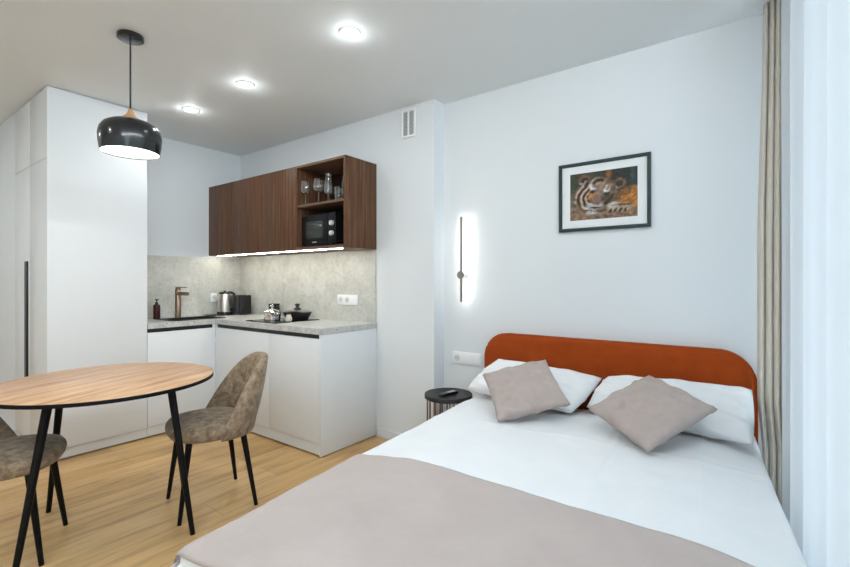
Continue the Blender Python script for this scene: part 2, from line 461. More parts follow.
# kettle and its dark tray
tag(obj('tray', B((-4.40, 2.255, ZC+0.0005), (-4.19, 2.475, ZC+0.007), 0.003), m_black), 'flat dark tray under the steel kettle', 'tray')
t = thing('kettle', 'brushed steel electric kettle with black handle in the corner', 'kettle', (-4.262, 2.408, ZC+0.007), R(20))
obj('base', lathe(bm_new(), [(0.072, 0), (0.074, 0.004), (0.074, 0.026), (0.070, 0.028)]), m_black, t)
obj('body', lathe(bm_new(), [(0.069, 0.028), (0.0695, 0.06), (0.066, 0.12), (0.059, 0.18), (0.055, 0.205)]), m_steel, t)
obj('lid', lathe(bm_new(), [(0.056, 0.205), (0.056, 0.214), (0.045, 0.222), (0.012, 0.226), (0.012, 0.236), (0.004, 0.238)]), m_black, t)
bm = tube(bm_new(), [(0.045, 0, 0.218), (0.080, 0, 0.219), (0.108, 0, 0.205), (0.120, 0, 0.170), (0.117, 0, 0.12), (0.104, 0, 0.075), (0.085, 0, 0.050), (0.062, 0, 0.045)], 0.013, 12)
obj('handle', bm, m_black, t)
obj('spout', prism(bm_new(), [(-0.050, 0.150), (-0.052, 0.205), (-0.085, 0.207), (-0.075, 0.185)], -0.014, 0.014), m_steel, t)

# small grey and black appliance
t = thing('small_appliance', 'small grey and black box shaped appliance right of the kettle', 'appliance', (-4.215, 2.548, ZC))
obj('body', B((-0.085, -0.055, 0.004), (0.062, 0.06, 0.196), 0.010, 3), m_grey, t)
obj('front_cover', B((0.0625, -0.058, 0.004), (0.095, 0.063, 0.198), 0.008, 3), m_black, t)
obj('lever', B((0.095, -0.02, 0.010), (0.118, 0.02, 0.032), 0.005), m_black, t)
obj('slot_plate', B((-0.07, -0.03, 0.1965), (0.05, 0.035, 0.199), 0.001), m_black, t)

# hob, pot, pan, canister, shaker
t = thing('hob', 'narrow black glass hob under the steel pot and pan', 'hob', (-3.25, 2.36, ZC))
obj('glass_top', B((-0.205, -0.225, 0.0005), (0.205, 0.225, 0.007), 0.002), m_hob, t)
for yy, rr in ((-0.10, 0.085), (0.115, 0.10)):
    obj('cooking_zone', lathe(bm_new(), [(rr, 0.0071), (rr, 0.0074), (rr-0.003, 0.0074), (rr-0.003, 0.0071)], (0, yy, 0), 48, False, False), m_grey, t)
t = thing('cooking_pot', 'small polished steel cooking pot with lid at front of hob', 'pot', (-3.255, 2.255, ZC+0.0078))
obj('body', lathe(bm_new(), [(0.060, 0), (0.066, 0.006), (0.068, 0.030), (0.069, 0.066), (0.072, 0.070)]), m_chrome, t)
obj('lid', lathe(bm_new(), [(0.072, 0.0705), (0.071, 0.075), (0.050, 0.088), (0.020, 0.096), (0.006, 0.098)]), m_chrome, t)
obj('knob', lathe(bm_new(), [(0.007, 0.098), (0.007, 0.112), (0.015, 0.118), (0.015, 0.126), (0.008, 0.132)]), m_chrome, t)
for a in (-1, 1):
    obj('handle', tube(bm_new(), [(a*0.066, -0.022, 0.056), (a*0.088, -0.020, 0.060), (a*0.096, 0, 0.061), (a*0.088, 0.020, 0.060), (a*0.066, 0.022, 0.056)], 0.005, 10), m_chrome, t)
t = thing('frying_pan', 'wide black pan with glass lid at back of hob', 'pan', (-3.200, 2.470, ZC+0.0078))
obj('body', lathe(bm_new(), [(0.088, 0), (0.094, 0.004), (0.112, 0.034), (0.124, 0.062), (0.121, 0.062), (0.108, 0.034), (0.088, 0.008)]), m_black, t)
obj('lid', lathe(bm_new(), [(0.122, 0.064), (0.108, 0.073), (0.07, 0.081), (0.03, 0.085), (0.004, 0.086)], cap0=False), m_lidglass, t)
bm = lathe(bm_new(), [(0.034, 0.085), (0.030, 0.094), (0.016, 0.102), (0.013, 0.112), (0.020, 0.120), (0.021, 0.131), (0.008, 0.136)]); obj('knob', bm, m_black, t)
t = thing('canister', 'small black square canister on the worktop behind the steel pot', 'canister', (-3.735, 2.610, ZC+0.0005))
obj('body', B((-0.040, -0.036, 0), (0.040, 0.036, 0.102), 0.005), m_black, t)
obj('lid', B((-0.042, -0.038, 0.1025), (0.042, 0.038, 0.122), 0.005), m_blackgloss, t)
t = thing('shaker', 'small cream shaker with dark cap between pot and pan', 'shaker', (-3.085, 2.295, ZC+0.0078))
obj('body', lathe(bm_new(), [(0.022, 0), (0.027, 0.006), (0.027, 0.026), (0.018, 0.048), (0.013, 0.056)]), m_shaker, t)
obj('cap', lathe(bm_new(), [(0.014, 0.056), (0.014, 0.070), (0.008, 0.075)]), m_black, t)

# ------------------------------------------------------------------ wall cabinet
ZU0, ZU1 = 1.508, 2.200
t = thing('wall_cabinet', 'long walnut wall cabinet with open shelf end above the backsplash', 'cabinet', (XL, YU, ZU0))
wU, dU, hU = XE-XL, YK-YU, ZU1-ZU0
XD = -3.025-XL
obj('top_panel', B((0.002, 0.002, hU-0.018), (wU-0.0185, dU-0.001, hU)), m_walnut_edge, t)
obj('bottom_panel', B((0.002, 0.002, 0), (wU-0.0185, dU-0.001, 0.022)), m_walnut_edge, t)
obj('end_panel', B((wU-0.018, 0, 0), (wU, dU-0.001, hU), 0.0006), m_walnut, t)
obj('divider', B((XD-0.018, 0.0, 0.0222), (XD, dU-0.012, hU-0.0182)), m_walnut, t)
obj('back_panel', B((0.002, dU-0.012, 0.0222), (wU-0.0185, dU-0.0012, hU-0.0182)), m_walnut_shaded, t)
obj('shelf', B((XD+0.0005, 0.004, 1.862-ZU0-0.003), (wU-0.0185, dU-0.0125, 1.862-ZU0+0.015)), m_walnut_edge, t)
wd = (XD-0.018)/3
for i in range(3):
    obj('door', B((wd*i+0.0008, -0.001, 0.003), (wd*(i+1)-0.0002, 0.0175, hU-0.002), 0.0006), m_walnut, t)
o = obj('light_strip', B((0.06, 0.060, -0.0034), (wU-0.10, 0.070, -0.0005)), m_led, t); o['label'] = 'glowing light strip'

# microwave
t = thing('microwave', 'black microwave with two silver knobs in the open cabinet end', 'microwave', (-2.800, 2.375, ZU0+0.0225))
obj('body', B((-0.222, 0.022, 0.010), (0.192, 0.27, 0.262), 0.006), m_micro, t)
d = obj('door', B((-0.222, 0.0, 0.012), (0.098, 0.021, 0.260), 0.004), m_micro, t)
obj('window', B((-0.165, -0.0015, 0.070), (0.045, 0.0005, 0.208), 0.0004), m_microwin, d)
bm = bm_new()
for i, w in enumerate((0.007, 0.005, 0.007, 0.006, 0.004, 0.006)): box(bm, (-0.085+i*0.009, -0.0008, 0.034), (-0.085+i*0.009+w, 0.0002, 0.041))
o = obj('brand_mark', bm, m_knob, d); o['label'] = 'tiny pale brand mark'
obj('control_panel', B((0.100, 0.0, 0.012), (0.192, 0.021, 0.260), 0.004), m_micro, t)
for z in (0.098, 0.178):
    bm = bm_new(); rod(bm, (0.150, 0.0, z), (0.150, -0.018, z), 0.021, 0.018, 24); box(bm, (0.147, -0.024, z-0.018), (0.153, -0.016, z+0.018), 0.001)
    obj('knob', bm, m_knob, t)
for x in (-0.19, 0.16):
    for y in (0.05, 0.24): obj('foot', lathe(bm_new(), [(0.012, 0), (0.012, 0.010)], (x, y, 0), 14), m_black, t)
obj('power_cord', tube(bm_new(), [(0.200, 0.15, 0.05), (0.212, 0.02, 0.035), (0.20, -0.050, 0.018), (0.168, -0.052, 0.004), (0.150, -0.052, -0.018), (0.160, -0.053, -0.042), (0.195, -0.053, -0.050), (0.235, -0.052, -0.040), (0.262, -0.051, -0.034)], 0.003, 8), m_black, t)

# glassware on the shelf
ZS = 1.862+0.0155
def shell(prof_out, th=0.0012):
    return prof_out
def wine_glass():
    t = thing('wine_glass', '', 'glass', (0, 0, 0))
    obj('bowl', lathe(bm_new(), [(0.004, 0.088), (0.026, 0.094), (0.039, 0.112), (0.043, 0.135), (0.041, 0.165), (0.036, 0.195)], seg=28, cap0=False, cap1=False), m_glass, t)
    obj('stem', lathe(bm_new(), [(0.032, 0.0), (0.030, 0.002), (0.006, 0.006), (0.0035, 0.014), (0.0035, 0.08), (0.005, 0.088)], seg=24), m_glass, t)
    return t
def flute():
    t = thing('champagne_flute', '', 'glass', (0, 0, 0))
    obj('bowl', lathe(bm_new(), [(0.004, 0.060), (0.024, 0.066), (0.033, 0.088), (0.034, 0.110), (0.028, 0.165), (0.023, 0.228)], seg=28, cap0=False, cap1=False), m_glass, t)
    obj('stem', lathe(bm_new(), [(0.031, 0.0), (0.029, 0.002), (0.006, 0.006), (0.0035, 0.014), (0.0035, 0.052), (0.005, 0.060)], seg=24), m_glass, t)
    return t
g0 = wine_glass(); g0.location = (-2.972, 2.378, ZS); g0['label'] = 'stemmed wine glass at the left end of the walnut shelf'; g0['group'] = 'glasses on the open shelf'
dup(g0, (-2.815, 2.380, ZS), 0.3, 'stemmed wine glass second from the left, beside the tall glass')
dup(g0, (-2.885, 2.560, ZS), 0.3, 'wine glass half hidden behind the front two wine glasses')
f0 = flute(); f0.location = (-2.700, 2.380, ZS); f0['label'] = 'tall narrow stemmed glass third from left on the shelf'; f0['group'] = 'glasses on the open shelf'
dup(f0, (-2.625, 2.490, ZS), 0.2, 'tall narrow glass at the back right, behind the short tumbler')
tb = obj('tumbler', lathe(bm_new(), [(0.030, 0), (0.032, 0.004), (0.036, 0.100)], seg=28, cap1=False), m_glass, None, (-2.578, 2.380, ZS))
tag(tb, 'short straight tumbler at the right end of the walnut shelf', 'glass', 'glasses on the open shelf')

# ------------------------------------------------------------------ sockets and vent
def outlet(name, label, cat, loc, rotz, n, kinds):
    """plate lies in local XZ with its face towards -Y"""
    t = thing(name, label, cat, loc, rotz)
    w = 0.079*n+0.006
    obj('cover_plate', B((-w/2, -0.009, -0.044), (w/2, 0, 0.044), 0.003), m_plastic, t)
    for i, k in enumerate(kinds):
        cx = (i-(n-1)/2)*0.079
        if k == 's':
            bm = bm_new(); ring = []
            for r, y in ((0.024, -0.0095), (0.022, -0.0098), (0.019, -0.0092)):
                ring.append([Vector((cx+r*cos(2*pi*a/28), y, r*sin(2*pi*a/28))) for a in range(28)])
            ring_skin(bm, ring); s = obj('socket', bm, m_plastic_g, t)
            bm = bm_new()
            for dx in (-0.009, 0.009): rod(bm, (cx+dx, -0.0091, 0), (cx+dx, -0.0101, 0), 0.0028, None, 10)
            obj('pin_hole', bm, m_black, s)
        elif k == 'w':
            obj('switch', B((cx-0.033, -0.012, -0.034), (cx+0.033, -0.0092, 0.034), 0.0012), m_plastic, t)
    return t
outlet('bedside_switch_panel', 'white wall panel with one socket and two switches beside the headboard', 'socket', (-1.683, YB-0.0005, 0.687), 0, 3, 'sww')
outlet('wall_socket', 'white triple plate with two sockets on the stone backsplash', 'socket', (-2.778, YK-0.0105, 1.093), 0, 3, 'ssw')
outlet('wall_socket', 'white single socket on the left backsplash behind the kettle', 'socket', (XL+0.0105, 2.380, 1.088), R(90), 1, 's')

t = thing('ventilation_grille', 'white ventilation grille high on the wall by the ceiling', 'vent', (-2.123, YK-0.0005, 2.460))
bm = bm_new()
for a in (-1, 1):
    box(bm, (a*0.060-0.008, -0.010, -0.1085), (a*0.060+0.008, 0, 0.1085), 0.002)
    box(bm, (-0.052, -0.010, a*0.0995-0.009), (0.052, 0, a*0.0995+0.009), 0.002)
box(bm, (-0.006, -0.010, -0.0905), (0.006, 0, 0.0905))
obj('frame', bm, m_plastic, t)
obj('backing', B((-0.052, -0.002, -0.0905), (0.052, -0.0002, 0.0905)), m_vent, t)
bm = bm_new()
for i in range(17):
    z = -0.085+i*0.0106
    box(bm, (-0.052, -0.007, z-0.0016), (-0.006, -0.0022, z+0.0016)); box(bm, (0.006, -0.007, z-0.0016), (0.052, -0.0022, z+0.0016))
obj('louvre', bm, m_plastic_g, t)

# ------------------------------------------------------------------ lights
def light(name, kind, parent, loc, power, color=DOWN_COL, size=0.1, spread=None):
    l = bpy.data.lights.new(name, kind); l.energy = power; l.color = color
    if kind == 'AREA':
        l.shape = 'DISK'; l.size = size
        if spread: l.spread = spread
    else: l.shadow_soft_size = size
    o = bpy.data.objects.new(name, l); COL.objects.link(o); o.parent = parent; o.location = loc
    return o
def downlight(x, y, label, power=DOWN_W):
    t = thing('downlight', label, 'ceiling light', (x, y, H), 0, 'round recessed ceiling downlights')
    bm = lathe(bm_new(), [(0.060, -0.0005), (0.060, -0.004), (0.055, -0.008), (0.047, -0.008), (0.046, -0.0005)], cap0=False, cap1=False)
    obj('trim_ring', bm, m_plastic, t)
    obj('lens', lathe(bm_new(), [(0.046, -0.0005), (0.046, -0.006), (0.030, -0.010), (0.004, -0.011)]), m_lens, t)
    light('lamp', 'AREA', t, (0, 0, -0.014), power, DOWN_COL, 0.085)
    light('lamp_glow', 'POINT', t, (0, 0, -0.055), HALO_W, DOWN_COL, 0.02)
    return t
downlight(-1.748, 1.693, 'round ceiling downlight nearest the bed, biggest of three in a row')
downlight(-2.779, 1.715, 'middle round ceiling downlight of the row of three')
downlight(-3.529, 1.716, 'round ceiling downlight nearest the walnut wall cabinet and kitchen corner')
for x, y, p, w in ((-1.0, -0.7, 8.0, 'above the middle of the room'), (-2.8, -0.9, 14.0, 'over the open floor by the hall'), (-4.9, -0.5, 14.0, 'in the hall ceiling')):  # unseen lamps added to raise the fill light
    downlight(x, y, 'added fill downlight '+w+', unseen behind the viewer', p)

t = thing('pendant_lamp', 'black dome pendant lamp with wooden neck over the round table', 'pendant lamp', (-2.735, 1.005, H))
obj('ceiling_rose', lathe(bm_new(), [(0.062, -0.0005), (0.064, -0.004), (0.063, -0.022), (0.055, -0.026), (0.008, -0.028)]), m_lamp, t)
obj('cord', rod(bm_new(), (0, 0, -0.026), (0, 0, 2.189-H), 0.0045, None, 12), m_black, t)
zz = lambda z: z-H-0.008
obj('neck', lathe(bm_new(), [(0.009, zz(2.198)), (0.012, zz(2.186)), (0.020, zz(2.169)), (0.034, zz(2.154)), (0.052, zz(2.141)), (0.062, zz(2.133)), (0.062, zz(2.130))]), m_necw, t)
sh = lathe(bm_new(), [(0.062, zz(2.133)), (0.098, zz(2.124)), (0.126, zz(2.107)), (0.143, zz(2.080)), (0.149, zz(2.048)), (0.147, zz(2.005)), (0.139, zz(1.957)),
                      (0.136, zz(1.957)), (0.143, zz(2.005)), (0.145, zz(2.046)), (0.139, zz(2.076)), (0.123, zz(2.102)), (0.096, zz(2.118)), (0.062, zz(2.127))], seg=56, cap0=False, cap1=False)
obj('shade', sh, m_lamp, t)
obj('diffuser', lathe(bm_new(), [(0.1365, zz(1.965)), (0.09, zz(1.963)), (0.004, zz(1.962))], seg=56, cap0=False), m_bulb, t)
light('lamp', 'AREA', t, (0, 0, zz(1.954)), PEND_W, (1, 0.97, 0.93), 0.24)

t = thing('wall_lamp', 'slim vertical dark wall lamp glowing on the wall by the bed', 'wall lamp', (-1.688, YB, 1.296))
obj('mount', rod(bm_new(), (0, -0.0005, 0), (0, -0.0775, 0), 0.017, None, 24), m_plastic, t)
obj('round_plate', rod(bm_new(), (0, -0.078, 0), (0, -0.086, 0), 0.028, None, 32), m_sconce, t)
obj('bar', B((-0.008, -0.0775, 1.103-1.296), (0.008, -0.066, 1.714-1.296), 0.002), m_sconce, t)
o = obj('light_strip', B((-0.005, -0.0658, 1.110-1.296), (0.005, -0.064, 1.708-1.296)), m_sled, t); o['label'] = 'glowing strip facing the wall'

# ------------------------------------------------------------------ framed picture
def smooth01(a, b, x):
    t = min(1, max(0, (x-a)/(b-a))); return t*t*(3-2*t)
def tiger(s, q):
    """colour of the printed photograph; s to the right, q downwards, both 0..1"""
    n1 = nz(s*5, q*5, 1.3); n2 = nz(s*14, q*14, 4.1); n3 = nz(s*34, q*30, 7.7)
    def lerp(a, b, k): return tuple(x+(y-x)*k for x, y in zip(a, b))
    def ell(cx, cy, rx, ry, ang=0, soft=0.25):
        dx, dy = s-cx+n2*0.02, q-cy+n3*0.015
        ca, sa = cos(ang), sin(ang)
        u, w = (dx*ca+dy*sa)/rx, (-dx*sa+dy*ca)/ry
        return 1-smooth01(1-soft, 1+soft, math.sqrt(u*u+w*w))
    c = lerp((0.045, 0.055, 0.030), (0.02, 0.024, 0.02), smooth01(0.2, 0.8, s+0.3*n1))
    c = lerp(c, (0.20, 0.16, 0.11), smooth01(0.25, 0.5, q+0.2*n1)*0.7*(1-smooth01(0.15, 0.3, s)))
    c = lerp(c, (0.32, 0.11, 0.02), ell(0.59, 0.08, 0.04, 0.09, 0, 0.7))
    c = lerp(c, (0.035, 0.06, 0.075), ell(0.93, 0.14, 0.03, 0.20, 0, 0.7))
    g = (0.27+0.10*n2, 0.165+0.07*n2, 0.10+0.05*n2)
    c = lerp(c, g, smooth01(0.68, 0.80, q-0.08*s+0.04*n2))
    # body
    c = lerp(c, (0.52, 0.20, 0.025), ell(0.97, 0.62, 0.24, 0.22, 0.25, 0.25))
    st = smooth01(0.45, 0.75, sin(52*(s*0.8+q*0.5)+6*n1))*ell(0.95, 0.62, 0.22, 0.22)
    c = lerp(c, (0.05, 0.025, 0.015), 0.6*st)
    # ears
    for cx, cy in ((0.23, 0.15), (0.74, 0.30)):
        c = lerp(c, (0.20, 0.11, 0.07), ell(cx, cy, 0.10, 0.11, 0.2)); c = lerp(c, (0.03, 0.02, 0.02), ell(cx+0.005, cy+0.01, 0.06, 0.06, 0.2))
        c = lerp(c, (0.45, 0.40, 0.36), ell(cx-0.05, cy+0.08, 0.04, 0.025, 0.5)*0.8)
    # head
    c = lerp(c, (0.40+0.2*n2, 0.24+0.12*n2, 0.13+0.08*n2), ell(0.40, 0.52, 0.31, 0.37, 0.15, 0.15))
    c = lerp(c, (0.50, 0.20, 0.05), ell(0.24, 0.48, 0.12, 0.2, 0.3, 0.5)*0.6)
    # stripes around the face
    dx, dy = s-0.43, (q-0.50)*0.75
    rr = math.sqrt(dx*dx+dy*dy); an = math.atan2(dy, dx)
    ms = ell(0.40, 0.50, 0.31, 0.37, 0.15, 0.12)*smooth01(0.11, 0.17, rr)
    brk = smooth01(-0.5, -0.05, noise.noise(Vector((an*2.2, rr*5, 3.7)))+0.25*cos(an-pi))
    w = sin(rr*70+4.0*n1+2.0*sin(an*2))
    c = lerp(c, (0.13, 0.09, 0.065), ms*0.6*smooth01(0.45, 0.62, s))
    c = lerp(c, (0.62, 0.60, 0.57), 0.8*ms*brk*smooth01(0.4, 0.95, -w)*(1-smooth01(0.3, 0.5, s)))
    c = lerp(c, (0.015, 0.012, 0.010), 0.95*ms*brk*smooth01(-0.1, 0.35, w))
    # white brows, dark eyes
    for cx, cy, a in ((0.35, 0.33, -0.5), (0.56, 0.40, 0.3)):
        c = lerp(c, (0.72, 0.72, 0.70), ell(cx, cy, 0.045, 0.085, a, 0.4))
        c = lerp(c, (0.02, 0.016, 0.014), ell(cx+0.005, cy+0.085, 0.055, 0.03, a*0.4, 0.4))
        c = lerp(c, (0.04, 0.03, 0.025), ell(cx+0.02, cy-0.03, 0.02, 0.05, a, 0.4)*0.7)
    c = lerp(c, (0.28, 0.19, 0.15), ell(0.44, 0.50, 0.07, 0.20, 0.12, 0.4))
    c = lerp(c, (0.56, 0.22, 0.05), ell(0.34, 0.52, 0.10, 0.03, -0.6, 0.5))
    c = lerp(c, (0.03, 0.025, 0.02), ell(0.56, 0.58, 0.09, 0.10, 0.2, 0.5)*0.8)
    # muzzle
    c = lerp(c, (0.60, 0.60, 0.60), ell(0.33, 0.71, 0.08, 0.05, 0.35, 0.5)*0.9); c = lerp(c, (0.42, 0.40, 0.38), ell(0.47, 0.73, 0.06, 0.05, 0.1, 0.5)*0.8)
    c = lerp(c, (0.26, 0.14, 0.12), ell(0.41, 0.66, 0.055, 0.04, 0.1, 0.3)); c = lerp(c, (0.015, 0.012, 0.012), ell(0.40, 0.76, 0.09, 0.018, 0.1, 0.4))
    c = lerp(c, (0.62, 0.64, 0.66), ell(0.35, 0.85, 0.09, 0.04, 0, 0.4)); c = lerp(c, (0.04, 0.04, 0.04), ell(0.48, 0.83, 0.09, 0.035, 0, 0.5)*0.8)
    # paw
    c = lerp(c, (0.46, 0.32, 0.20), ell(0.76, 0.80, 0.19, 0.09, -0.05, 0.3)); c = lerp(c, (0.62, 0.58, 0.52), ell(0.66, 0.74, 0.08, 0.06, -0.3, 0.5))
    for cx in (0.62, 0.69, 0.76, 0.83): c = lerp(c, (0.03, 0.02, 0.016), ell(cx, 0.85, 0.018, 0.05, 0.5, 0.5))
    c = lerp(c, (0.05, 0.03, 0.02), ell(0.80, 0.74, 0.13, 0.02, 0.05, 0.5)*0.8)
    k = 0.72+0.3*n3+0.4*n2
    return tuple(max(0, x*k) for x in c)
m_print = mat('photo_print', (0.2, 0.2, 0.2), 0.35)
def mk_print():
    n, l, b = nodes(m_print); a = n.new('ShaderNodeVertexColor'); a.layer_name = 'print'; l.new(a.outputs[0], b.inputs['Base Color'])
mk_print()
t = thing('framed_picture', 'framed tiger photograph in dark green frame above the bed', 'picture', (-0.729, YB-0.001, 1.773))
fw, fh, ft = 0.2645, 0.212, 0.020
bm = bm_new()
def mitre(bm, w, h, t_, y0, y1):
    def loop(wx, hz, y): return [Vector((-wx, y, -hz)), Vector((wx, y, -hz)), Vector((wx, y, hz)), Vector((-wx, y, hz))]
    rings = [loop(w, h, y1), loop(w, h, y0), loop(w-0.004, h-0.004, y0-0.003), loop(w-t_+0.004, h-t_+0.004, y0-0.003), loop(w-t_, h-t_, y0+0.003), loop(w-t_, h-t_, y1)]
    ring_skin(bm, rings, True, False, False)
mitre(bm, fw, fh, ft, -0.019, 0.0)
obj('frame', bm, m_frame, t, smooth=None)
obj('mat_board', B((-fw+ft-0.002, -0.010, -fh+ft-0.002), (fw-ft+0.002, -0.006, fh-ft+0.002)), m_matb, t)
pw, ph = 0.1945, 0.1445
NX, NY = 168, 124
bm = bm_new()
grid(bm, NX, NY, lambda a, b: Vector((-pw+2*pw*a, -0.0106, ph-2*ph*b)))
o = obj('print', bm, m_print, t, smooth=None)
ca = o.data.color_attributes.new('print', 'FLOAT_COLOR', 'POINT')
for j in range(NY):
    for i in range(NX):
        ca.data[j*NX+i].color = (*tiger(i/(NX-1), j/(NY-1)), 1)

# ------------------------------------------------------------------ round table
TC = Vector((-2.650, 0.877, 0))
t = thing('dining_table', 'round oak topped dining table with four splayed black legs', 'table', TC)
bm = lathe(bm_new(), [(0.476, 0.7345), (0.480, 0.7350), (0.480, 0.7495), (0.4785, 0.7505)], seg=96)
top = obj('tabletop', bm, m_table, t, rotz=R(112))
e = obj('edge_band', lathe(bm_new(), [(0.4795, 0.7325), (0.4822, 0.7330), (0.4822, 0.7490), (0.4795, 0.7500)], seg=96, cap0=False, cap1=False), m_leg, top); e['label'] = 'black edge band'
obj('underside', lathe(bm_new(), [(0.47, 0.7325), (0.47, 0.7343)], seg=64), m_leg, top)
for tx, ty, fx, fy in ((0.300, 0.165, 0.420, 0.216), (-0.109, 0.335, -0.142, 0.437), (-0.322, -0.109, -0.425, -0.142), (0.188, -0.288, 0.200, -0.408)):
    obj('leg', rod(bm_new(), (tx, ty, 0.732), (fx, fy, 0), 0.0185, 0.0115, 24), m_leg, t)

# ------------------------------------------------------------------ chairs
def make_chair():
    t = thing('dining_chair', '', 'chair', (0, 0, 0))
    # seat: rounded pad
    def outline(k, z, inset=0.0):
        pts = []
        for i in range(56):
            a = 2*pi*i/56; cx, cy = cos(a), sin(a)
            sx = math.copysign(abs(cx)**0.82, cx); sy = math.copysign(abs(cy)**0.82, cy)
            x = (0.232*k)*sx; y = (0.216 if sy > 0 else 0.205)*k*sy+0.006
            pts.append(Vector((x, y, z)))
        return pts
    prof = [(0.10, 0.398), (0.70, 0.398), (0.86, 0.401), (0.94, 0.409), (0.985, 0.425), (1.0, 0.443), (0.985, 0.460), (0.94, 0.473), (0.85, 0.481), (0.65, 0.488), (0.35, 0.492), (0.06, 0.493)]
    obj('seat', (lambda b: (ring_skin(b, [outline(k, z) for k, z in prof]), b)[1])(bm_new()), m_chair, t, smooth=80)
    # backrest shell that wraps the seat
    TM = R(86); NT = 61
    def section(th):
        k = (1-cos(th))/(1-cos(TM))
        zt = 0.818-0.385*(k**1.75)
        zb = 0.392+0.010*k
        hgt = max(zt-zb, 0.018)
        rng = []
        tk = 0.040-0.010*k
        lean = lambda z: -0.235*max(0, z-0.43)**1.05
        def P(rad_off, z):
            narrow = 1-0.13*max(0, (z-0.47)/0.35)**1.6
            x = (0.222+rad_off)*sin(th)*narrow; y = -(0.205+rad_off)*cos(th)+0.012+lean(z)
            return Vector((x, y, z))
        m_ = 9
        rr = min(tk/2, hgt/2.2)
        for i in range(m_): rng.append(P(0.0, zb+rr+(zt-rr-zb-rr)*i/(m_-1) if hgt > 2*rr else zb+hgt/2))
        for i in range(1, 6): a = pi*i/6; rng.append(P(tk/2-tk/2*cos(a), max(zt-rr, zb+hgt/2)+rr*sin(a)))
        for i in range(m_):
            z = zt-rr-(zt-rr-zb-rr)*i/(m_-1)
            rng.append(P(tk+0.012*sin(pi*min(1, max(0, (z-zb)/hgt))), z))
        for i in range(1, 6): a = pi*i/6; rng.append(P(tk/2+tk/2*cos(a), zb+rr-rr*sin(a)))
        return rng
    bm = bm_new(); ring_skin(bm, [section(-TM+2*TM*i/(NT-1)) for i in range(NT)])
    obj('backrest', bm, m_chair, t, smooth=80)
    for sx in (-1, 1):
        obj('leg', rod(bm_new(), (sx*0.150, 0.135, 0.402), (sx*0.180, 0.186, 0), 0.0165, 0.0100, 20), m_leg, t)
        obj('leg', rod(bm_new(), (sx*0.155, -0.135, 0.402), (sx*0.205, -0.192, 0), 0.0165, 0.0100, 20), m_leg, t)
    return t
ch = make_chair()
CG = 'chairs at the round table'
ch.location = (-2.490, 1.320, 0); ch.rotation_euler = (0, 0, math.atan2(-0.96, -0.27)-pi/2)
ch['label'] = 'taupe velour dining chair between the round table and the base cabinets'; ch['group'] = CG
dup(ch, (-2.770, 0.500, 0), math.atan2(0.88, 0.47)-pi/2, 'taupe velour dining chair on the near side of the table, partly out of frame', CG)

# ------------------------------------------------------------------ bed
BA = R(4.5); BO = Vector((-0.735, 2.690, 0))
BU = Vector((cos(BA), sin(BA), 0)); BV = Vector((sin(BA), -cos(BA), 0))
def bed(u, v, z): return BO+BU*u+BV*v+Vector((0, 0, z))
t = thing('bed', 'double bed with rust velvet rounded headboard', 'bed', (BO.x, BO.y, 0))
def hb_outline(w0, w1, z0, z1, r, n=14):
    pts = [(w0, z0), (w1, z0)]
    for i in range(n+1): a = pi/2*i/n; pts.append((w1-r+r*cos(a), z1-r+r*sin(a)))
    for i in range(n+1): a = pi/2+pi/2*i/n; pts.append((w0+r+r*cos(a), z1-r+r*sin(a)))
    return pts
bm = bm_new()
hx0, hx1 = -1.499-BO.x, 0.017-BO.x
rings = []
for off, y in ((0.0, 2.802), (0.0, 2.742), (0.006, 2.731), (0.018, 2.724), (0.04, 2.721)):
    rings.append([Vector((x, y-BO.y, z)) for x, z in hb_outline(hx0+off, hx1-off, 0.12+off, 0.897-off, 0.165-off*0.8)])
ring_skin(bm, rings)
hb = obj('headboard', bm, m_velvet, t)
pp = [(x, 2.741-BO.y, z) for x, z in hb_outline(hx0+0.001, hx1-0.001, 0.12, 0.896, 0.165)][1:]+[(hx0+0.001, 2.741-BO.y, 0.12)]
obj('piping', tube(bm_new(), pp, 0.0055, 8), m_velvet, hb)
RB = Matrix.Rotation(BA, 4, 'Z')
def bedbox(u0, u1, v0, v1, z0, z1, bev):
    bm = B((u0, -v1, z0), (u1, -v0, z1), bev, 3); bmesh.ops.transform(bm, matrix=RB, verts=bm.verts); return bm
obj('bed_base', bedbox(-0.705, 0.705, 0.05, 1.97, 0.09, 0.30, 0.02), m_velvet, t)
obj('mattress', bedbox(-0.712, 0.712, 0.05, 1.985, 0.30, 0.47, 0.04), m_matt, t)
for u in (-0.66, 0.66):
    for v in (0.2, 1.92):
        p = RB @ Vector((u, -v, 0)); obj('leg', rod(bm_new(), (p.x, p.y, 0), (p.x, p.y, 0.09), 0.022, 0.03, 16), m_leg, t)

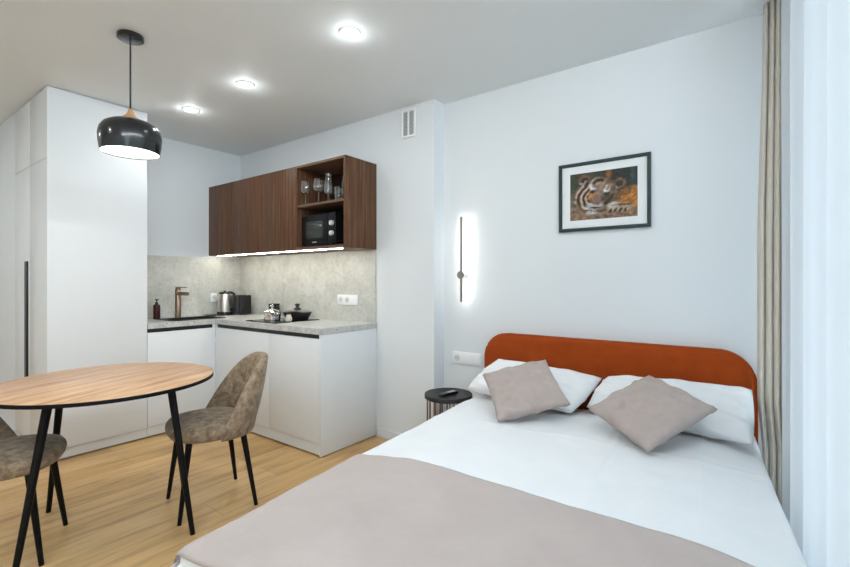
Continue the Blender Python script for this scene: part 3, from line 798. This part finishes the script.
# cloth draped over the mattress
def drape(a, b, A, Bf, top, Rr):
    """flat cloth coordinate (a across, b towards the foot) to bed coordinates (u, v, z)"""
    ea = max(0, abs(a)-A); eb = max(0, b-Bf)
    e = math.hypot(ea, eb)
    u = max(-A, min(A, a)); v = min(b, Bf); z = top
    q = pi/2*Rr
    def roll(x): return (Rr*sin(x/Rr), Rr*(1-cos(x/Rr))) if x < q else (Rr, Rr+(x-q))
    oa, da = roll(ea); ob, db = roll(eb)
    u += math.copysign(oa, a); v += eb if ea > eb+0.02 else ob
    z -= (da**4+db**4)**0.25
    return u, v, z, max(ea, eb)
DA, DB, DR, DT = 0.722, 2.004, 0.020, 0.499
def duvet_h(u, v):
    """extra height of the duvet above its flat top"""
    k = (1-smooth01(0.45, 0.74, abs(u)))
    h = -0.014*smooth01(1.15, 1.95, v)*(1-k)+0.022*k*smooth01(0.0, 0.3, v)*(1-smooth01(1.7, 2.08, v))
    h += 0.007*nz(u*2.2, v*2.0, 3.0)+0.006*nz(u*5+3, v*4, 9.0)+0.0022*nz(u*13, v*9, 5.0)
    for c, w in ((-0.33, 0.007), (0.20, 0.008), (0.52, 0.006)):
        d = (u-c-0.02*nz(v*3, c*7))/0.009; h += 1.25*w*math.exp(-d*d)*(0.6+0.4*nz(v*4, c*5))*(1-smooth01(1.18, 1.27, v))
    d = (v-0.62-0.015*nz(u*3, 2.0))/0.012; h += 0.004*math.exp(-d*d)
    # crumples that run from under the pillows
    h += 0.008*(1-smooth01(0.3, 0.9, v))*max(0, nz(u*9+v*3, v*2.0, 21))
    return h
def duvet_pt(a, b, lift=0.0):
    u, v, z, e = drape(a, b, DA-lift*0, DB, DT, DR)
    w = 1-smooth01(0.0, 0.12, e)
    z += duvet_h(u, v)*(0.25+0.75*w)
    u += 0.020*smooth01(0.5, 0.72, u)*smooth01(0.4, 1.4, v)
    if e > 0.05:
        f = smooth01(0.05, 0.3, e); s = (v if abs(a) > DA else u)
        o_ = 0.014*f*sin(s*17+2*nz(s*3, 1.0))+0.006*f*nz(s*9, e*5)
        if abs(a) > DA: u += math.copysign(max(o_, -0.008), a)
        else: v += max(o_, -0.008)
    if lift:
        k = smooth01(0, DR*pi/2, e)
        z += lift*(1-k)
        if abs(a) > DA: u += math.copysign(lift*k, a)
        if b > DB: v += lift*k
    return u, v, z
bm = bm_new()
HA, HB = DA+0.30, DB+0.30
def dp(i, j):
    u, v, z = duvet_pt(-HA+2*HA*i, 0.045+(HB-0.045)*j); return bed(u, v, z)
grid(bm, 190, 220, dp)
tag(obj('duvet', bm, m_duvet, smooth=180, thick=0.008), 'white duvet spread over the bed mattress', 'duvet')

bm = bm_new()
TF = DB+0.026          # the throw ends just over the foot edge
def thr(i, j):
    a = -(DA+0.27)+(2*DA+0.54)*i
    b0 = 1.268+0.0785*max(-0.72, min(0.72, a))+0.006*nz(a*3, 5.0)+0.02*smooth01(0.55, 0.75, a)+0.05*(1-smooth01(-0.72, -0.45, a))
    b = b0+(TF+0.055*smooth01(DA+0.02, DA+0.05, -a)-b0)*j
    u, v, z = duvet_pt(a, b, 0.011)
    k = 1-smooth01(0.60, 0.74, abs(u))
    z += (0.004*nz(u*3+7, v*3, 2.0)+0.013*max(0, nz(u*2.2-v*5.5, v*1.4+u*1.2, 31))*(1-smooth01(-0.4, 0.35, u)))*k
    if j < 0.02: z -= 0.004
    return bed(u, v, z)
grid(bm, 170, 90, thr)
tag(obj('throw_blanket', bm, m_throw, smooth=180, thick=0.006), 'plain taupe throw blanket across the foot of the bed', 'blanket')

def pillow(name, corners, thick, m, label, cat, group, seed, n=46, pinch=0.05, wr=1.0, power=0.42):
    """puffed cushion between four corners (lower left, lower right, upper right, upper left)"""
    c = [Vector(p) for p in corners]
    nrm = ((c[1]-c[0]).cross(c[3]-c[0])).normalized()
    cen = (c[0]+c[1]+c[2]+c[3])/4
    bm = bm_new()
    def pt(a, b, side):
        s, q = 2*a-1, 2*b-1
        # edges bow inwards between the corners
        sa = s*(1-pinch*(1-q*q)); qa = q*(1-pinch*(1-s*s))
        A, Bq = (sa+1)/2, (qa+1)/2
        p = (c[0]*(1-A)+c[1]*A)*(1-Bq)+(c[3]*(1-A)+c[2]*A)*Bq
        e = max(0, (1-s*s)*(1-q*q))
        h = thick/2*(e**power)
        h *= 1+0.12*nz(s*1.5+seed, q*1.5)
        ed = smooth01(0.0, 0.25, min(1-abs(s), 1-abs(q)))
        h += wr*0.006*nz(s*4+seed, q*4, 2)*ed
        h += wr*0.008*(1-smooth01(0.1, 0.5, min(1-abs(s), 1-abs(q))))*max(0, sin((s+q)*9+seed+3*nz(s*2, q*2, seed)))*smooth01(0, 0.06, min(1-abs(s), 1-abs(q)))*0.6
        return p+nrm*(h*side)
    vs = {}
    for side in (1, -1):
        g = []
        for j in range(n):
            row = []
            for i in range(n):
                edge = i in (0, n-1) or j in (0, n-1)
                if edge and side == -1: row.append(vs[i, j])
                else:
                    v = bm.verts.new(pt(i/(n-1), j/(n-1), 0 if edge else side)-cen)
                    if side == 1: vs[i, j] = v
                    row.append(v)
            g.append(row)
        for j in range(n-1):
            for i in range(n-1):
                f = (g[j][i], g[j][i+1], g[j+1][i+1], g[j+1][i])
                bm.faces.new(f if side == 1 else f[::-1])
    o = obj(name, bm, m, None, cen, smooth=180)
    return tag(o, label, cat, group)
PG, QG = 'white bed pillows', 'taupe cushions on the bed'
pillow('bed_pillow', [(-1.485, 2.475, 0.556), (-0.775, 2.362, 0.556), (-0.690, 2.635, 0.700), (-1.345, 2.640, 0.735)], 0.15, m_pillow,
       'white pillow on the left half of the bed, leaning on the headboard', 'pillow', PG, 1.0, pinch=-0.02, power=0.36, wr=1.8)
pillow('bed_pillow', [(-0.735, 2.495, 0.560), (0.000, 2.342, 0.558), (-0.003, 2.625, 0.735), (-0.660, 2.640, 0.712)], 0.15, m_pillow,
       'white pillow on the right half of the bed next to the curtain', 'pillow', PG, 5.0, pinch=-0.02, power=0.36, wr=1.8)
pillow('cushion', [(-1.042, 2.039, 0.540), (-0.741, 2.253, 0.628), (-0.970, 2.506, 0.794), (-1.271, 2.292, 0.706)], 0.115, m_cush,
       'taupe square cushion leaning on the left white pillow', 'cushion', QG, 2.0, pinch=0.05, wr=2.2)
pillow('cushion', [(-0.347, 2.011, 0.548), (-0.120, 2.276, 0.704), (-0.423, 2.493, 0.776), (-0.649, 2.229, 0.625)], 0.115, m_cush,
       'taupe square cushion standing on its corner against the right white pillow', 'cushion', QG, 8.0, pinch=0.05, wr=2.2)

# ------------------------------------------------------------------ bedside table and remote
t = thing('side_table', 'small round black side table with thin bars beside the bed', 'side table', (-1.645, 2.500, 0))
obj('tabletop', lathe(bm_new(), [(0.154, 0.470), (0.160, 0.474), (0.160, 0.497), (0.158, 0.500), (0.152, 0.499)], seg=64), m_black, t)
for i in range(18):
    a = 2*pi*(i+0.35)/18
    obj('bar', rod(bm_new(), (0.143*cos(a), 0.143*sin(a), 0.012), (0.143*cos(a), 0.143*sin(a), 0.470), 0.0050, None, 10), m_bronze, t)
obj('base_ring', lathe(bm_new(), [(0.132, 0), (0.154, 0), (0.154, 0.012), (0.132, 0.012)], seg=56, cap0=False, cap1=False), m_black, t)
t = thing('remote_control', 'black remote control lying on the round side table', 'remote', (-1.625, 2.470, 0.5005), R(-10))
obj('body', B((-0.021, -0.075, 0), (0.021, 0.075, 0.016), 0.005, 3), m_blackgloss, t)
for i in range(4):
    for j in range(3):
        obj('button', B((-0.014+0.0105*j, -0.005+0.016*i, 0.0162), (-0.006+0.0105*j, 0.005+0.016*i, 0.0178), 0.0006), m_plastic_g, t)

# ------------------------------------------------------------------ curtains
def curtain(name, fx, zb, zt, n, m, nz_=24):
    bm = bm_new()
    grid(bm, n, nz_, lambda a, b: (lambda p, z: Vector((p[0], p[1], z)))(fx(a, zb+(zt-zb)*b), zb+(zt-zb)*b))
    return obj(name, bm, m, smooth=180, thick=0.0015)
def beige(a, z):
    wd = 1.0-0.22*smooth01(1.4, 2.55, z)
    t_ = min(1, a/0.86); w_ = max(0, (a-0.86)/0.14)
    f = abs(sin(pi*(3.5*t_+0.10*nz(z*0.8, 2.0)*t_*(1-t_)*4)))**0.75
    amp = (0.036+0.010*nz(t_*3, z*0.6, 4.0))*f
    x = 0.119-0.101*(1-t_)*wd+0.004*nz(t_*5, z*0.9, 8.0)+0.004*w_
    y = 2.690-0.08*t_-amp*(1-w_)-0.09*w_
    x += 0.020*(1-smooth01(0.48, 0.66, z))*(1-0.6*t_)
    return x, y
tag(curtain('curtain', beige, 0.02, H-0.025, 240, m_curt), 'heavy beige curtain bunched in the corner beside the headboard', 'curtain')
def sheer(a, z):
    y = 2.395-2.9*a
    base = 0.112+0.12*(2.385-y)/1.8
    base = min(base, 0.36)
    ph = (2.385-y)*2*pi/0.27
    x = base+0.017*sin(ph+1.2*nz(y*1.7, 3.0)+pi*1.2)+0.005*sin(ph*2.3+1)+0.004*nz(y*5, z*0.8)
    return x, y
tag(curtain('sheer_curtain', sheer, 0.02, H-0.025, 340, m_sheer, 14), 'long white sheer curtain hanging in front of the window', 'curtain')
tag(obj('curtain_track', B((0.064, -1.9, H-0.022), (0.13, 2.79, H-0.0005), 0.003), m_track), 'white curtain track on the ceiling above the curtains', 'curtain track')
t = thing('ceiling_fill_strip', 'added slim cool white fill light strip along the ceiling beside the curtain top', 'light strip', (0.052, 0.40, H))  # unseen strip added for even fill; a glow at the curtain top hints at it
obj('profile', B((-0.006, -2.6, -0.052), (0.008, 1.55, -0.0005), 0.001), m_track, t)
o = obj('diffuser', B((-0.0095, -2.59, -0.046), (-0.0062, 1.54, -0.022)), m_fill, t); o['label'] = 'glowing diffuser'
